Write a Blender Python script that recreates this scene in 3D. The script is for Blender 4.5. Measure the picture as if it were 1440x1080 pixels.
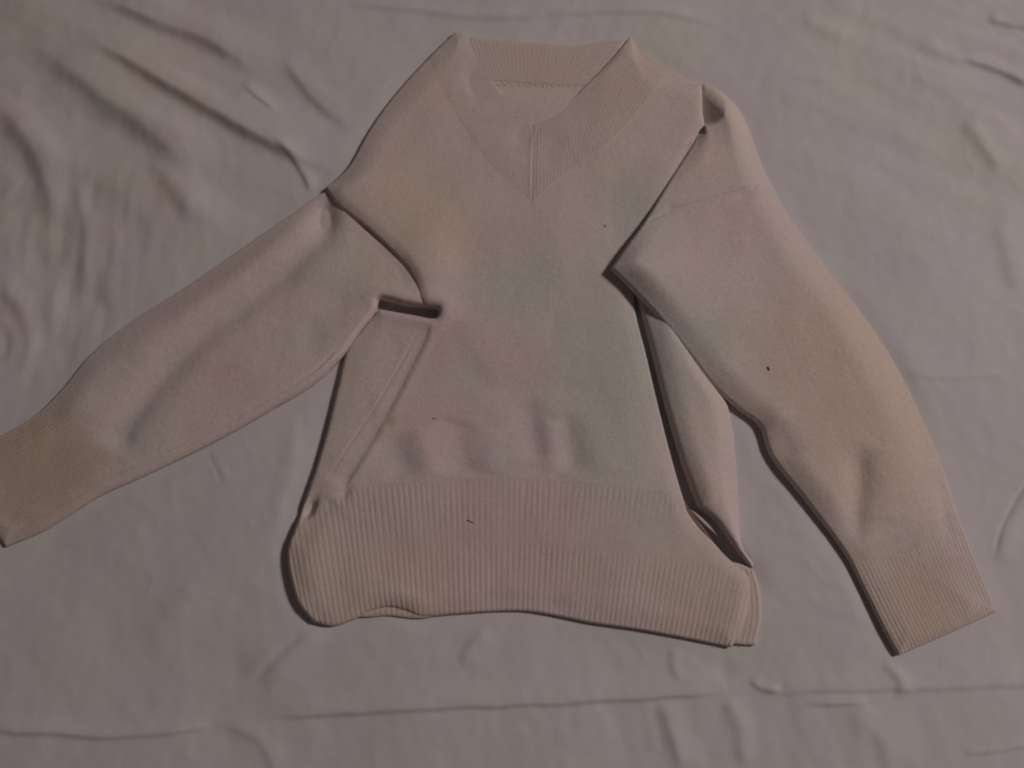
import bpy, math, random
import numpy as np
from mathutils import Vector
from mathutils.geometry import delaunay_2d_cdt
from mathutils.kdtree import KDTree

random.seed(7)
rng = np.random.RandomState(7)
scene = bpy.context.scene
for o in list(bpy.data.objects):
    bpy.data.objects.remove(o)

# ------------------------------------------------------------------ camera
TILT, DIST, HALF_W = math.radians(13.0), 0.98, 0.575
cam_data = bpy.data.cameras.new("camera")
cam_data.sensor_width = 36.0
cam_data.lens = 18.0 * DIST / HALF_W
cam_data.clip_start, cam_data.clip_end = 0.02, 60.0
cam = bpy.data.objects.new("camera", cam_data)
scene.collection.objects.link(cam)
cam.location = (0.0, -math.sin(TILT) * DIST, math.cos(TILT) * DIST)
cam.rotation_euler = (TILT, 0.0, 0.0)
scene.camera = cam
cam_data.dof.use_dof = True
cam_data.dof.focus_distance = DIST * 0.90
cam_data.dof.aperture_fstop = 8.0

# ------------------------------------------------------------------ light (indoor: one soft lamp up and to the right, dim room)
world = bpy.data.worlds.new("World")
scene.world = world
world.use_nodes = True
bg = world.node_tree.nodes["Background"]
bg.inputs[0].default_value = (1.0, 0.87, 0.85, 1)
bg.inputs[1].default_value = 0.040

def area(name, loc, target, size, power, color):
    d = bpy.data.lights.new(name, 'AREA')
    d.shape = 'DISK'; d.size = size; d.energy = power; d.color = color
    o = bpy.data.objects.new(name, d)
    scene.collection.objects.link(o)
    o.location = loc
    o.rotation_euler = (Vector(target) - Vector(loc)).to_track_quat('-Z', 'Y').to_euler()
    return o
area("room_lamp", (3.75, 1.20, 3.45), (0, 0, 0), 0.80, 108.0, (1.0, 0.905, 0.875))

scene.view_settings.view_transform = 'Standard'
scene.view_settings.look = 'None'
scene.view_settings.exposure = 0.02
scene.view_settings.gamma = 1.0
scene.view_settings.use_curve_mapping = False
scene.render.engine = 'CYCLES'
scene.cycles.filter_width = 2.0

# ------------------------------------------------------------------ maths helpers
CT, ST = math.cos(TILT), math.sin(TILT)
MM = 0.001
def P(px, py, z=0.008):
    """point of the bed (height z) seen at photo position px,py (1440 x 1080)"""
    a = (np.asarray(px, float) - 720.0) / 720.0 * HALF_W / DIST
    b = (540.0 - np.asarray(py, float)) / 720.0 * HALF_W / DIST
    dx, dy, dz = a, b * CT + ST, b * ST - CT
    t = (z - CT * DIST) / dz
    return np.stack([dx * t, -ST * DIST + dy * t], -1)
def to_px(q, z=0.010):
    x, y, zz = q[:, 0], q[:, 1] + ST * DIST, z - CT * DIST
    f = y * ST - zz * CT
    k = 720.0 * DIST / HALF_W
    return 720.0 + x / f * k, 540.0 - (y * CT + zz * ST) / f * k
PX = 2 * HALF_W / 1440.0        # metres per photo pixel near the middle

def catmull(pts, step=0.0025):
    p = np.asarray(pts, float)
    if len(p) == 2:
        n = max(2, int(np.linalg.norm(p[1] - p[0]) / step) + 1)
        t = np.linspace(0, 1, n)[:, None]
        return p[0] * (1 - t) + p[1] * t
    q = np.vstack([2 * p[0] - p[1], p, 2 * p[-1] - p[-2]])
    out = []
    for i in range(1, len(q) - 2):
        p0, p1, p2, p3 = q[i - 1], q[i], q[i + 1], q[i + 2]
        al = 0.5
        t0 = 0.0
        t1 = t0 + max(np.linalg.norm(p1 - p0), 1e-6) ** al
        t2 = t1 + max(np.linalg.norm(p2 - p1), 1e-6) ** al
        t3 = t2 + max(np.linalg.norm(p3 - p2), 1e-6) ** al
        n = max(2, int(np.linalg.norm(p2 - p1) / step) + 1)
        t = np.linspace(t1, t2, n, endpoint=False)[:, None]
        A1 = (t1 - t) / (t1 - t0) * p0 + (t - t0) / (t1 - t0) * p1
        A2 = (t2 - t) / (t2 - t1) * p1 + (t - t1) / (t2 - t1) * p2
        A3 = (t3 - t) / (t3 - t2) * p2 + (t - t2) / (t3 - t2) * p3
        B1 = (t2 - t) / (t2 - t0) * A1 + (t - t0) / (t2 - t0) * A2
        B2 = (t3 - t) / (t3 - t1) * A2 + (t - t1) / (t3 - t1) * A3
        out.append((t2 - t) / (t2 - t1) * B1 + (t - t1) / (t2 - t1) * B2)
    out.append(p[-1:])
    return np.vstack(out)

def C(*px, z=0.008, step=0.0025):
    a = np.array(px, float)
    return catmull(P(a[:, 0], a[:, 1], z), step)

def resample(c, n, t=None):
    d = np.r_[0, np.cumsum(np.linalg.norm(np.diff(c, axis=0), axis=1))]
    if t is None:
        t = np.linspace(0, 1, n)
    s = t * d[-1]
    return np.stack([np.interp(s, d, c[:, 0]), np.interp(s, d, c[:, 1])], -1)

def seg_dist(q, line, closed=False, step=0.0004):
    """distance from points q to a polyline; also the position along it (0..1) and the side"""
    a = line if not closed else np.vstack([line, line[:1]])
    e = np.diff(a, axis=0)
    L = np.linalg.norm(e, axis=1)
    keep = np.r_[True, L > 1e-9]
    a = a[keep]; e = np.diff(a, axis=0); L = np.linalg.norm(e, axis=1)
    cum = np.r_[0, np.cumsum(L)]
    n = max(2, int(cum[-1] / step) + 1)
    sp = np.linspace(0, cum[-1], n)
    pts = np.stack([np.interp(sp, cum, a[:, 0]), np.interp(sp, cum, a[:, 1])], -1)
    kd = KDTree(n)
    for i, (x, y) in enumerate(pts.tolist()):
        kd.insert((x, y, 0.0), i)
    kd.balance()
    find = kd.find
    k = np.fromiter((find((x, y, 0.0))[1] for x, y in q.tolist()), dtype=np.int64, count=len(q))
    seg = np.clip(np.searchsorted(cum, sp, 'right') - 1, 0, len(L) - 1)
    # exact distance to the two segments that meet nearest the found sample
    best = np.full(len(q), 1e9); T = np.zeros(len(q)); S = np.zeros(len(q))
    for off in (-1, 0, 1):
        g = seg[k] + off
        g = g % len(L) if closed else np.clip(g, 0, len(L) - 1)
        w = q - a[g]
        t = np.clip((w * e[g]).sum(1) / L[g] ** 2, 0, 1)
        d = np.linalg.norm(w - t[:, None] * e[g], axis=1)
        m = d < best
        best[m] = d[m]; T[m] = ((cum[g] + t * L[g]) / cum[-1])[m]
        S[m] = np.sign(e[g, 0] * w[:, 1] - e[g, 1] * w[:, 0])[m]
    return best, T, S

def inside(q, poly):
    x, y = q[:, 0], q[:, 1]
    c = np.zeros(len(q), bool)
    a, b = poly, np.roll(poly, -1, 0)
    for (x0, y0), (x1, y1) in zip(a, b):
        if y0 == y1:
            continue
        m = (y0 > y) != (y1 > y)
        c ^= m & (x < (x1 - x0) * (y - y0) / (y1 - y0) + x0)
    return c

_perm = rng.permutation(1024)
_ang = rng.rand(1024) * 2 * math.pi
def perlin(x, y):
    xi, yi = np.floor(x).astype(int), np.floor(y).astype(int)
    xf, yf = x - xi, y - yi
    def g(i, j, fx, fy):
        h = _ang[_perm[(_perm[i & 1023] + j) & 1023]]
        return np.cos(h) * fx + np.sin(h) * fy
    u = xf ** 3 * (xf * (xf * 6 - 15) + 10); v = yf ** 3 * (yf * (yf * 6 - 15) + 10)
    a = g(xi, yi, xf, yf); b = g(xi + 1, yi, xf - 1, yf)
    c = g(xi, yi + 1, xf, yf - 1); d = g(xi + 1, yi + 1, xf - 1, yf - 1)
    return (a + u * (b - a)) * (1 - v) + (c + u * (d - c)) * v * 1.0
def fbm(q, scale, seed=0.0, oct=3):
    x, y = q[:, 0] / scale + seed * 17.3 + 40, q[:, 1] / scale + seed * 9.1 + 40
    s = 0; a = 1.0
    for k in range(oct):
        s = s + a * perlin(x, y); a *= 0.5; x = x * 2.03 + 5.2; y = y * 2.03 + 1.7
    return s

def sstep(t):
    t = np.clip(t, 0, 1)
    return t * t * (3 - 2 * t)

def crease(q, px, amp, w, w2=None, ends=0.15, z=0.008):
    """a soft ridge (amp > 0) or trough (amp < 0) along a line, millimetres; w on its left, w2 on its right"""
    line = C(*px, z=z, step=0.006)
    lo, hi = line.min(0) - 5 * max(w, w2 or w) * MM, line.max(0) + 5 * max(w, w2 or w) * MM
    m = ((q >= lo) & (q <= hi)).all(1)
    out = np.zeros(len(q))
    if not m.any():
        return out
    qq = q[m]
    jit = np.stack([fbm(qq, 0.05, amp + 2, 2), fbm(qq, 0.05, amp + 5, 2)], -1) * (0.0022 * min(1.0, max(w, w2 or w) / 8))
    d, t, s = seg_dist(qq + jit, line)
    ww = np.where(s > 0, w, w2 or w) * MM
    e = np.exp(-(d / ww) ** 2)
    fade = sstep(np.minimum(t, 1 - t) / ends * 0.94 + 0.06) if ends > 0 else 1.0
    out[m] = amp * MM * e * fade
    return out

def dent(q, px, py, amp, rx, ry=None, rot=0.0):
    c = P(px, py); d = q - c
    ry = ry or rx
    ca, sa = math.cos(math.radians(rot)), math.sin(math.radians(rot))
    u = d[:, 0] * ca + d[:, 1] * sa; v = -d[:, 0] * sa + d[:, 1] * ca
    return amp * MM * np.exp(-(u / (rx * PX)) ** 2 - (v / (ry * PX)) ** 2)

class Outline:
    """closed outline made of curves, each with the reach of its slope, a rest height and the thickness of its edge (mm)"""
    def __init__(self, parts):
        cols = {'r': [], 'zb': [], 'et': []}
        pts = []
        for c, rad, base, et in parts:
            c = c[:-1]
            pts.append(c)
            n = len(c)
            for nm, val in (('r', rad), ('zb', base), ('et', et)):
                cols[nm].append(np.full(n, val, float) if np.isscalar(val) else np.linspace(val[0], val[1], n))
        self.p = np.vstack(pts)
        k = np.exp(-np.linspace(-2, 2, 13) ** 2); k /= k.sum()
        for nm in cols:
            a = np.concatenate(cols[nm]) * MM
            b = np.r_[a[-6:], a, a[:6]]
            setattr(self, nm, np.convolve(b, k, 'valid'))
    def field(self, q):
        d, _, _ = seg_dist(q, self.p, closed=True)
        out = np.empty((len(q), 3))
        sub = slice(None, None, 3)
        p = self.p[sub].astype(np.float32); vals = np.stack([self.r[sub], self.zb[sub], self.et[sub]], -1).astype(np.float32); q = q.astype(np.float32)
        for i in range(0, len(q), 4000):
            dx = q[i:i + 4000, None, 0] - p[None, :, 0]; dy = q[i:i + 4000, None, 1] - p[None, :, 1]
            dd = np.sqrt(dx * dx + dy * dy)
            w = np.exp((dd.min(1, keepdims=True) - dd) * (1 / 0.006))
            w /= w.sum(1, keepdims=True)
            out[i:i + 4000] = w @ vals
        return d, out[:, 0], out[:, 1], out[:, 2]
    def height(self, q, H):
        d, R, Z, E = self.field(q)
        k1 = np.clip(d / np.clip(E * 0.85, 0.002, 0.0052), 0, 1)
        k2 = np.clip(d / R, 0, 1)
        E = np.minimum(E, np.maximum(H - Z, 1 * MM))
        return Z + E * np.sqrt(1 - (1 - k1) ** 2) + np.maximum(H - Z - E, 0) * np.sin(k2 * math.pi / 2) ** 1.15

# ------------------------------------------------------------------ materials
def nt_of(name):
    m = bpy.data.materials.new(name); m.use_nodes = True
    t = m.node_tree
    return m, t, t.nodes["Principled BSDF"]

def mat_wool(name, base, bump=0.35, stitch=0.0):
    m, t, b = nt_of(name)
    N, L = t.nodes, t.links
    tc = N.new("ShaderNodeTexCoord")
    att = N.new("ShaderNodeAttribute"); att.attribute_name = "stain"
    # uneven dyeing and washing-out of the old wool
    n1 = N.new("ShaderNodeTexNoise"); n1.inputs["Scale"].default_value = 13; n1.inputs["Detail"].default_value = 3
    cr = N.new("ShaderNodeValToRGB")
    e = cr.color_ramp.elements
    e[0].position, e[0].color = 0.34, (1.0, 0.972, 0.985, 1)
    e[1].position, e[1].color = 0.66, (1.00, 1.01, 0.95, 1)
    mid = cr.color_ramp.elements.new(0.5); mid.color = (1, 1, 1, 1)
    n2 = N.new("ShaderNodeTexNoise"); n2.inputs["Scale"].default_value = 420; n2.inputs["Detail"].default_value = 4
    mr = N.new("ShaderNodeMapRange"); mr.inputs[3].default_value = 0.93; mr.inputs[4].default_value = 1.07
    mr.inputs[1].default_value = 0.3; mr.inputs[2].default_value = 0.7
    mul = N.new("ShaderNodeMix"); mul.data_type = 'RGBA'; mul.blend_type = 'MULTIPLY'; mul.inputs[0].default_value = 1
    mul.inputs[6].default_value = (*base, 1)
    mul2 = N.new("ShaderNodeMix"); mul2.data_type = 'RGBA'; mul2.blend_type = 'MULTIPLY'; mul2.inputs[0].default_value = 1
    mul3 = N.new("ShaderNodeMix"); mul3.data_type = 'RGBA'; mul3.blend_type = 'MULTIPLY'; mul3.inputs[0].default_value = 1
    L.new(tc.outputs["Object"], n1.inputs["Vector"]); L.new(tc.outputs["Object"], n2.inputs["Vector"])
    L.new(n1.outputs["Fac"], cr.inputs[0]); L.new(cr.outputs[0], mul.inputs[7])
    L.new(mul.outputs[2], mul2.inputs[6]); L.new(att.outputs["Color"], mul2.inputs[7])
    L.new(n2.outputs["Fac"], mr.inputs[0])
    L.new(mul2.outputs[2], mul3.inputs[6]); L.new(mr.outputs[0], mul3.inputs[7])
    L.new(mul3.outputs[2], b.inputs["Base Color"])
    b.inputs["Roughness"].default_value = 0.95
    b.inputs["Specular IOR Level"].default_value = 0.12
    b.inputs["Sheen Weight"].default_value = 0.05
    b.inputs["Sheen Roughness"].default_value = 0.5
    # felted surface: matted fibres and faint stitches
    n3 = N.new("ShaderNodeTexNoise"); n3.inputs["Scale"].default_value = 700; n3.inputs["Detail"].default_value = 5
    n4 = N.new("ShaderNodeTexNoise"); n4.inputs["Scale"].default_value = 160; n4.inputs["Detail"].default_value = 3
    L.new(tc.outputs["Object"], n3.inputs["Vector"]); L.new(tc.outputs["Object"], n4.inputs["Vector"])
    add = N.new("ShaderNodeMath"); add.operation = 'ADD'
    L.new(n3.outputs["Fac"], add.inputs[0]); L.new(n4.outputs["Fac"], add.inputs[1])
    bp = N.new("ShaderNodeBump"); bp.inputs["Strength"].default_value = bump; bp.inputs["Distance"].default_value = 0.0012
    L.new(add.outputs[0], bp.inputs["Height"]); L.new(bp.outputs[0], b.inputs["Normal"])
    return m

def mat_sheet():
    m, t, b = nt_of("cotton_sheet")
    N, L = t.nodes, t.links
    tc = N.new("ShaderNodeTexCoord")
    att = N.new("ShaderNodeAttribute"); att.attribute_name = "stain"
    n1 = N.new("ShaderNodeTexNoise"); n1.inputs["Scale"].default_value = 9; n1.inputs["Detail"].default_value = 4
    cr = N.new("ShaderNodeValToRGB")
    e = cr.color_ramp.elements
    e[0].position, e[0].color = 0.36, (0.662, 0.592, 0.625, 1)
    e[1].position, e[1].color = 0.64, (0.652, 0.612, 0.578, 1)
    L.new(tc.outputs["Object"], n1.inputs["Vector"]); L.new(n1.outputs["Fac"], cr.inputs[0])
    mul = N.new("ShaderNodeMix"); mul.data_type = 'RGBA'; mul.blend_type = 'MULTIPLY'; mul.inputs[0].default_value = 1
    L.new(cr.outputs[0], mul.inputs[6]); L.new(att.outputs["Color"], mul.inputs[7])
    L.new(mul.outputs[2], b.inputs["Base Color"])
    b.inputs["Roughness"].default_value = 0.85
    b.inputs["Specular IOR Level"].default_value = 0.2
    b.inputs["Sheen Weight"].default_value = 0.08
    w1 = N.new("ShaderNodeTexWave"); w1.inputs["Scale"].default_value = 420; w1.bands_direction = 'X'
    w2 = N.new("ShaderNodeTexWave"); w2.inputs["Scale"].default_value = 420; w2.bands_direction = 'Y'
    n3 = N.new("ShaderNodeTexNoise"); n3.inputs["Scale"].default_value = 55; n3.inputs["Detail"].default_value = 5
    for n in (w1, w2, n3):
        L.new(tc.outputs["Object"], n.inputs["Vector"])
    a1 = N.new("ShaderNodeMath"); a1.operation = 'ADD'
    L.new(w1.outputs["Fac"], a1.inputs[0]); L.new(w2.outputs["Fac"], a1.inputs[1])
    b1 = N.new("ShaderNodeBump"); b1.inputs["Strength"].default_value = 0.08; b1.inputs["Distance"].default_value = 0.0003
    b2 = N.new("ShaderNodeBump"); b2.inputs["Strength"].default_value = 0.16; b2.inputs["Distance"].default_value = 0.003
    L.new(a1.outputs[0], b1.inputs["Height"]); L.new(n3.outputs["Fac"], b2.inputs["Height"])
    L.new(b1.outputs[0], b2.inputs["Normal"]); L.new(b2.outputs[0], b.inputs["Normal"])
    return m

WOOL = (0.685, 0.572, 0.540)
M_KNIT = mat_wool("felted_knit", WOOL, 0.40)
M_RIB = mat_wool("ribbed_knit", (0.655, 0.540, 0.505), 0.30)
M_SHEET = mat_sheet()
m, t, b = nt_of("stitch_yarn"); b.inputs["Base Color"].default_value = (0.72, 0.61, 0.545, 1); b.inputs["Roughness"].default_value = 0.95
M_YARN = m
m, t, b = nt_of("dark_lint"); b.inputs["Base Color"].default_value = (0.10, 0.075, 0.06, 1); b.inputs["Roughness"].default_value = 0.95
M_LINT = m

# washed-in discolorations of the wool, plus darker brown cuffs: x, y, radius (photo px), tint
GREEN, PINK, TAN, LILAC = (0.912, 0.988, 0.968), (1.012, 0.965, 0.975), (1.01, 0.985, 0.925), (0.97, 0.965, 1.03)
CUFF_BROWN = (0.88, 0.85, 0.79)      # darker, browner tint for the left cuff
STAINS = [(900, 430, 150, (0.955, 0.992, 0.98)), (860, 560, 120, (0.965, 0.995, 0.985)), (620, 520, 130, (1.005, 0.975, 0.99)), (590, 290, 130, (1.01, 0.995, 0.955)), (700, 760, 200, (1.005, 0.98, 0.995)), (1200, 560, 190, (1.01, 0.995, 0.955)), (548, 594, 8, (0.86, 0.78, 0.66)), (45, 660, 105, CUFF_BROWN), (1300, 850, 75, (0.94, 0.925, 0.90)), (400, 390, 34, GREEN), (330, 445, 30, GREEN), (255, 505, 30, GREEN), (730, 410, 75, GREEN), (890, 290, 60, GREEN), (870, 520, 95, GREEN), (850, 640, 70, GREEN),
          (660, 530, 35, GREEN), (700, 650, 35, GREEN), (570, 650, 25, GREEN), (910, 720, 45, GREEN), (985, 480, 40, GREEN),
          (470, 380, 55, GREEN), (430, 470, 35, GREEN), (190, 610, 40, GREEN), (730, 320, 45, PINK), (620, 480, 60, PINK),
          (720, 490, 50, PINK), (1040, 320, 70, PINK), (960, 380, 40, PINK), (720, 760, 120, PINK), (620, 600, 40, PINK),
          (540, 210, 40, PINK), (1020, 690, 60, PINK), (300, 450, 110, PINK), (330, 560, 80, PINK), (420, 400, 60, PINK), (600, 130, 60, TAN),
          (560, 290, 70, TAN), (630, 340, 60, TAN), (580, 590, 30, TAN), (430, 780, 50, TAN), (560, 820, 90, TAN), (980, 850, 80, TAN),
          (1150, 480, 110, TAN), (1230, 640, 110, TAN), (1290, 850, 70, TAN), (760, 70, 90, TAN), (60, 650, 90, TAN),
          (745, 590, 28, LILAC), (770, 620, 28, LILAC), (1000, 230, 40, TAN), (880, 130, 60, TAN)]
SHEET_STAINS = [(120, 150, 330, (1.0, 0.985, 0.94)), (1180, 420, 260, (1.0, 1.01, 1.01)), (230, 270, 28, (1.0, 0.93, 0.87)), (150, 320, 16, (1.0, 0.93, 0.93)), (15, 450, 32, (1.0, 0.90, 0.90)), (250, 190, 18, (1.0, 0.94, 0.95)),
                (265, 60, 40, (1.0, 0.93, 0.92)), (210, 100, 40, (1.0, 0.93, 0.91)), (270, 140, 26, (1.0, 0.94, 0.88)), (40, 25, 40, (1.0, 1.0, 0.88)),
                (950, 60, 70, (1.0, 1.01, 0.93)), (1230, 60, 90, (1.0, 1.01, 0.95)), (1380, 230, 90, (1.0, 1.01, 0.95)), (1110, 640, 70, (0.97, 0.99, 1.01)), (15, 170, 25, (1.0, 0.92, 0.92))]
def stain_colors(q, table):
    c = np.ones((len(q), 4))
    for x, y, r, tint in table:
        p = P(x, y)
        d = np.sqrt(((q - p) ** 2).sum(1)) / (r * PX)
        m = d < 1.75
        if not m.any():
            continue
        w = sstep(1.35 - d[m] - 0.35 * fbm(q[m], 0.03, x * 0.01, 2))[:, None]
        c[m, :3] *= 1 + (np.array(tint) - 1) * w
    return c

# ------------------------------------------------------------------ mesh helpers
def make_obj(name, v, faces, mat, parent=None, stains=STAINS, smooth=True):
    me = bpy.data.meshes.new(name)
    v = np.asarray(v, float)
    if isinstance(faces, np.ndarray):
        nf, k = faces.shape
        me.vertices.add(len(v)); me.vertices.foreach_set("co", v.ravel())
        me.loops.add(nf * k); me.loops.foreach_set("vertex_index", faces.ravel().astype(np.int32))
        me.polygons.add(nf)
        me.polygons.foreach_set("loop_start", np.arange(0, nf * k, k, dtype=np.int32))
        me.update(calc_edges=True)
        me.validate()
    else:
        me.from_pydata(v.tolist(), [], faces); me.update()
    me.polygons.foreach_set("use_smooth", np.full(len(me.polygons), smooth))
    if stains is not None:
        at = me.color_attributes.new("stain", 'FLOAT_COLOR', 'POINT')
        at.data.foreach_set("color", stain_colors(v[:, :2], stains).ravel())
    me.materials.append(mat)
    o = bpy.data.objects.new(name, me)
    scene.collection.objects.link(o)
    if parent:
        o.parent = parent
    return o

def grid_faces(nu, nv):
    i = np.arange(nu * nv).reshape(nv, nu)
    return np.stack([i[:-1, :-1], i[:-1, 1:], i[1:, 1:], i[1:, :-1]], -1).reshape(-1, 4)

def clustered(n, k=0.8):
    t = np.linspace(0, 1, n)
    return t - k * np.sin(2 * math.pi * t) / (2 * math.pi)

def coons(top, bottom, left, right, u, v):
    """top: left to right; left: top to bottom"""
    T, B = resample(top, 0, u), resample(bottom, 0, u)
    Lc, Rc = resample(left, 0, v), resample(right, 0, v)
    U, V = u[None, :, None], v[:, None, None]
    s = (1 - V) * T[None] + V * B[None] + (1 - U) * Lc[:, None] + U * Rc[:, None]
    s -= (1 - U) * (1 - V) * T[0] + U * (1 - V) * T[-1] + (1 - U) * V * B[0] + U * V * B[-1]
    return s            # nv x nu x 2

def boundary_loop(nu, nv):
    i = np.arange(nu * nv).reshape(nv, nu)
    return np.r_[i[0, :-1], i[:-1, -1], i[-1, :0:-1], i[:0:-1, 0]]

def add_skirt(v, faces, loop, floor=-0.001, inset=0.003, skip=None, tuck=False):
    """turns the rim under so that the piece is a closed body resting on what lies below"""
    faces = faces.tolist() if isinstance(faces, np.ndarray) else list(faces)
    p = v[loop]
    nx = np.roll(p, -1, 0) - np.roll(p, 1, 0)
    n = np.stack([-nx[:, 1], nx[:, 0]], -1)
    n /= np.maximum(np.linalg.norm(n, axis=1, keepdims=True), 1e-9)
    area2 = (p[:, 0] * np.roll(p[:, 1], -1) - np.roll(p[:, 0], -1) * p[:, 1]).sum()
    if area2 < 0:
        n = -n
    base = len(v)
    fl = np.minimum(p[:, 2] - 0.0006, floor)
    mid = np.c_[p[:, :2] + n * inset * 0.35, (p[:, 2] * 0.55 + fl * 0.45)]
    low = np.c_[p[:, :2] + n * inset, fl]
    if tuck:      # the edge hangs free: its underside runs back before it goes down
        mid = np.c_[p[:, :2] + n * inset * 0.9, p[:, 2] - np.minimum(0.0035, (p[:, 2] - fl) * 0.5)]
    v2 = np.vstack([v, mid, low])
    k = len(loop)
    for i in range(k):
        j = (i + 1) % k
        if skip is not None and skip[loop[i]] and skip[loop[j]]:
            continue
        a, b_, c, d = int(loop[i]), int(loop[j]), base + j, base + i
        f1 = [a, d, c, b_] if area2 > 0 else [a, b_, c, d]
        f2 = [base + i, base + k + i, base + k + j, base + j] if area2 > 0 else [base + i, base + j, base + k + j, base + k + i]
        faces += [f1, f2]
    return v2, faces

def cdt_points(poly, rings=(0.6, 1.4, 2.6, 4.4, 6.8), grid=3.2, extra=()):
    """points filling an outline: rings that follow the rim, then a grid"""
    e = np.roll(poly, -1, 0) - np.roll(poly, 1, 0)
    n = np.stack([-e[:, 1], e[:, 0]], -1)
    n /= np.maximum(np.linalg.norm(n, axis=1, keepdims=True), 1e-9)
    if (poly[:, 0] * np.roll(poly[:, 1], -1) - np.roll(poly[:, 0], -1) * poly[:, 1]).sum() < 0:
        n = -n
    out = []
    for r in rings:
        q = poly + n * r * MM
        d, _, _ = seg_dist(q, poly, closed=True)
        out.append(q[(d > r * MM * 0.93) & inside(q, poly)])
    lo, hi = poly.min(0), poly.max(0)
    g = np.stack(np.meshgrid(np.arange(lo[0], hi[0], grid * MM), np.arange(lo[1], hi[1], grid * MM)), -1).reshape(-1, 2)
    g += (rng.rand(*g.shape) - 0.5) * grid * 0.3 * MM
    g = g[inside(g, poly)]
    d, _, _ = seg_dist(g, poly, closed=True)
    g = g[d > (rings[-1] + 0.6 * grid) * MM]
    for line in extra:
        dl = seg_dist(g, line)[0]
        g = g[dl > 4.6 * MM]
        t = np.gradient(line, axis=0); t /= np.linalg.norm(t, axis=1, keepdims=True)
        nn = np.stack([-t[:, 1], t[:, 0]], -1)
        for o in (-3.6, -2.2, -1.2, -0.5, 0.5, 1.2, 2.2, 3.6):
            e_ = line + nn * o * MM
            keep = inside(e_, poly)
            e_ = e_[keep]
            e_ = e_[seg_dist(e_, poly, closed=True)[0] > 9.5 * MM]
            out.append(e_)
    out.append(g)
    return np.vstack(out)

def cdt_mesh(poly, **kw):
    inner = cdt_points(poly, **kw)
    n = len(poly)
    pts = [Vector(p) for p in np.vstack([poly, inner])]
    edges = [(i, (i + 1) % n) for i in range(n)]
    vo, eo, fo, ov, oe, of = delaunay_2d_cdt(pts, edges, [], 1, 1e-7)
    v = np.array([(p.x, p.y) for p in vo])
    back = {}
    for k, src in enumerate(ov):
        for s in src:
            back[s] = k
    loop = np.array([back[i] for i in range(n)])
    faces = [list(f) for f in fo]
    # faces upward
    f0 = faces[len(faces) // 2]
    a, b_, c = v[f0[0]], v[f0[1]], v[f0[2]]
    if (b_[0] - a[0]) * (c[1] - a[1]) - (b_[1] - a[1]) * (c[0] - a[0]) < 0:
        faces = [f[::-1] for f in faces]
    return v, faces, loop

def up(faces, v):
    f = faces[len(faces) // 2]
    a, b_, c = v[f[0]], v[f[1]], v[f[2]]
    if (b_[0] - a[0]) * (c[1] - a[1]) - (b_[1] - a[1]) * (c[0] - a[0]) < 0:
        return faces[:, ::-1]
    return faces

# ------------------------------------------------------------------ outlines of the garment (photo positions)
# body front: shoulder, armhole over the far sleeve, slit, side, ribbed hem, right edge, neckline
S_SHOULDER = C((640, 42), (612, 68), (580, 101), (545, 142), (516, 184), (490, 230), (471, 250), (457, 263))
S_ARMHOLE = C((457, 263), (474, 288), (492, 303), (512, 318), (546, 349), (572, 378), (586, 404), (594, 428), (616, 436))
S_SLIT = C((616, 436), (613, 446), (575, 441), (533, 433))
S_SIDE = C((533, 433), (508, 462), (487, 492), (474, 540), (458, 605), (442, 660), (428, 700), (419, 728))
S_HEMLEFT = C((419, 728), (411, 748), (404, 768), (403, 790), (409, 822), (420, 852), (440, 876))
S_HEMBOT = C((440, 876), (466, 881), (496, 872), (522, 860), (545, 855), (568, 859), (590, 867), (640, 864), (700, 860), (740, 860), (780, 866), (830, 876), (900, 886), (960, 897), (1030, 911))
S_HEMRIGHT = C((1030, 911), (1047, 880), (1056, 840), (1054, 812), (1046, 803), (1022, 782), (1002, 760), (984, 742), (968, 720))
S_RIGHT = C((968, 720), (955, 678), (940, 624), (924, 560), (908, 492), (897, 450), (893, 420), (910, 360), (935, 300), (965, 235), (992, 180))
S_CAP = C((992, 180), (988, 150), (988, 119))
S_RSHOULDER = C((988, 119), (965, 106), (945, 97), (918, 78), (898, 62), (886, 50))
S_NECKR = C((886, 50), (866, 76), (840, 104), (806, 138), (786, 160), (768, 169), (751, 174))
S_NECKL = C((751, 174), (728, 158), (704, 128), (684, 102), (668, 72), (656, 48), (640, 42))
BODY = Outline([(S_SHOULDER, 34, 1.0, 3.8), (S_ARMHOLE, 13, (6.5, 11.5), 4.2), (S_SLIT, 12, 2, 9), (S_SIDE, (24, 32), 1.5, (5, 8)), (S_HEMLEFT, 30, 2, 9),
                (S_HEMBOT, (20, 24), 2.5, (5, 3.2)), (S_HEMRIGHT, 16, 3, 4), (S_RIGHT, 18, 3, 4), (S_CAP, 10, 6, 4), (S_RSHOULDER, 42, 1, 4.0),
                (S_NECKR, 9, 6.6, 2.6), (S_NECKL, (16, 26), 6.2, 0.8)])
S_JOIN = C((419, 728), (440, 722), (462, 705), (488, 692), (530, 684), (590, 677), (660, 674), (720, 673), (790, 677), (860, 684), (920, 692), (960, 703), (968, 720))

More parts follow.
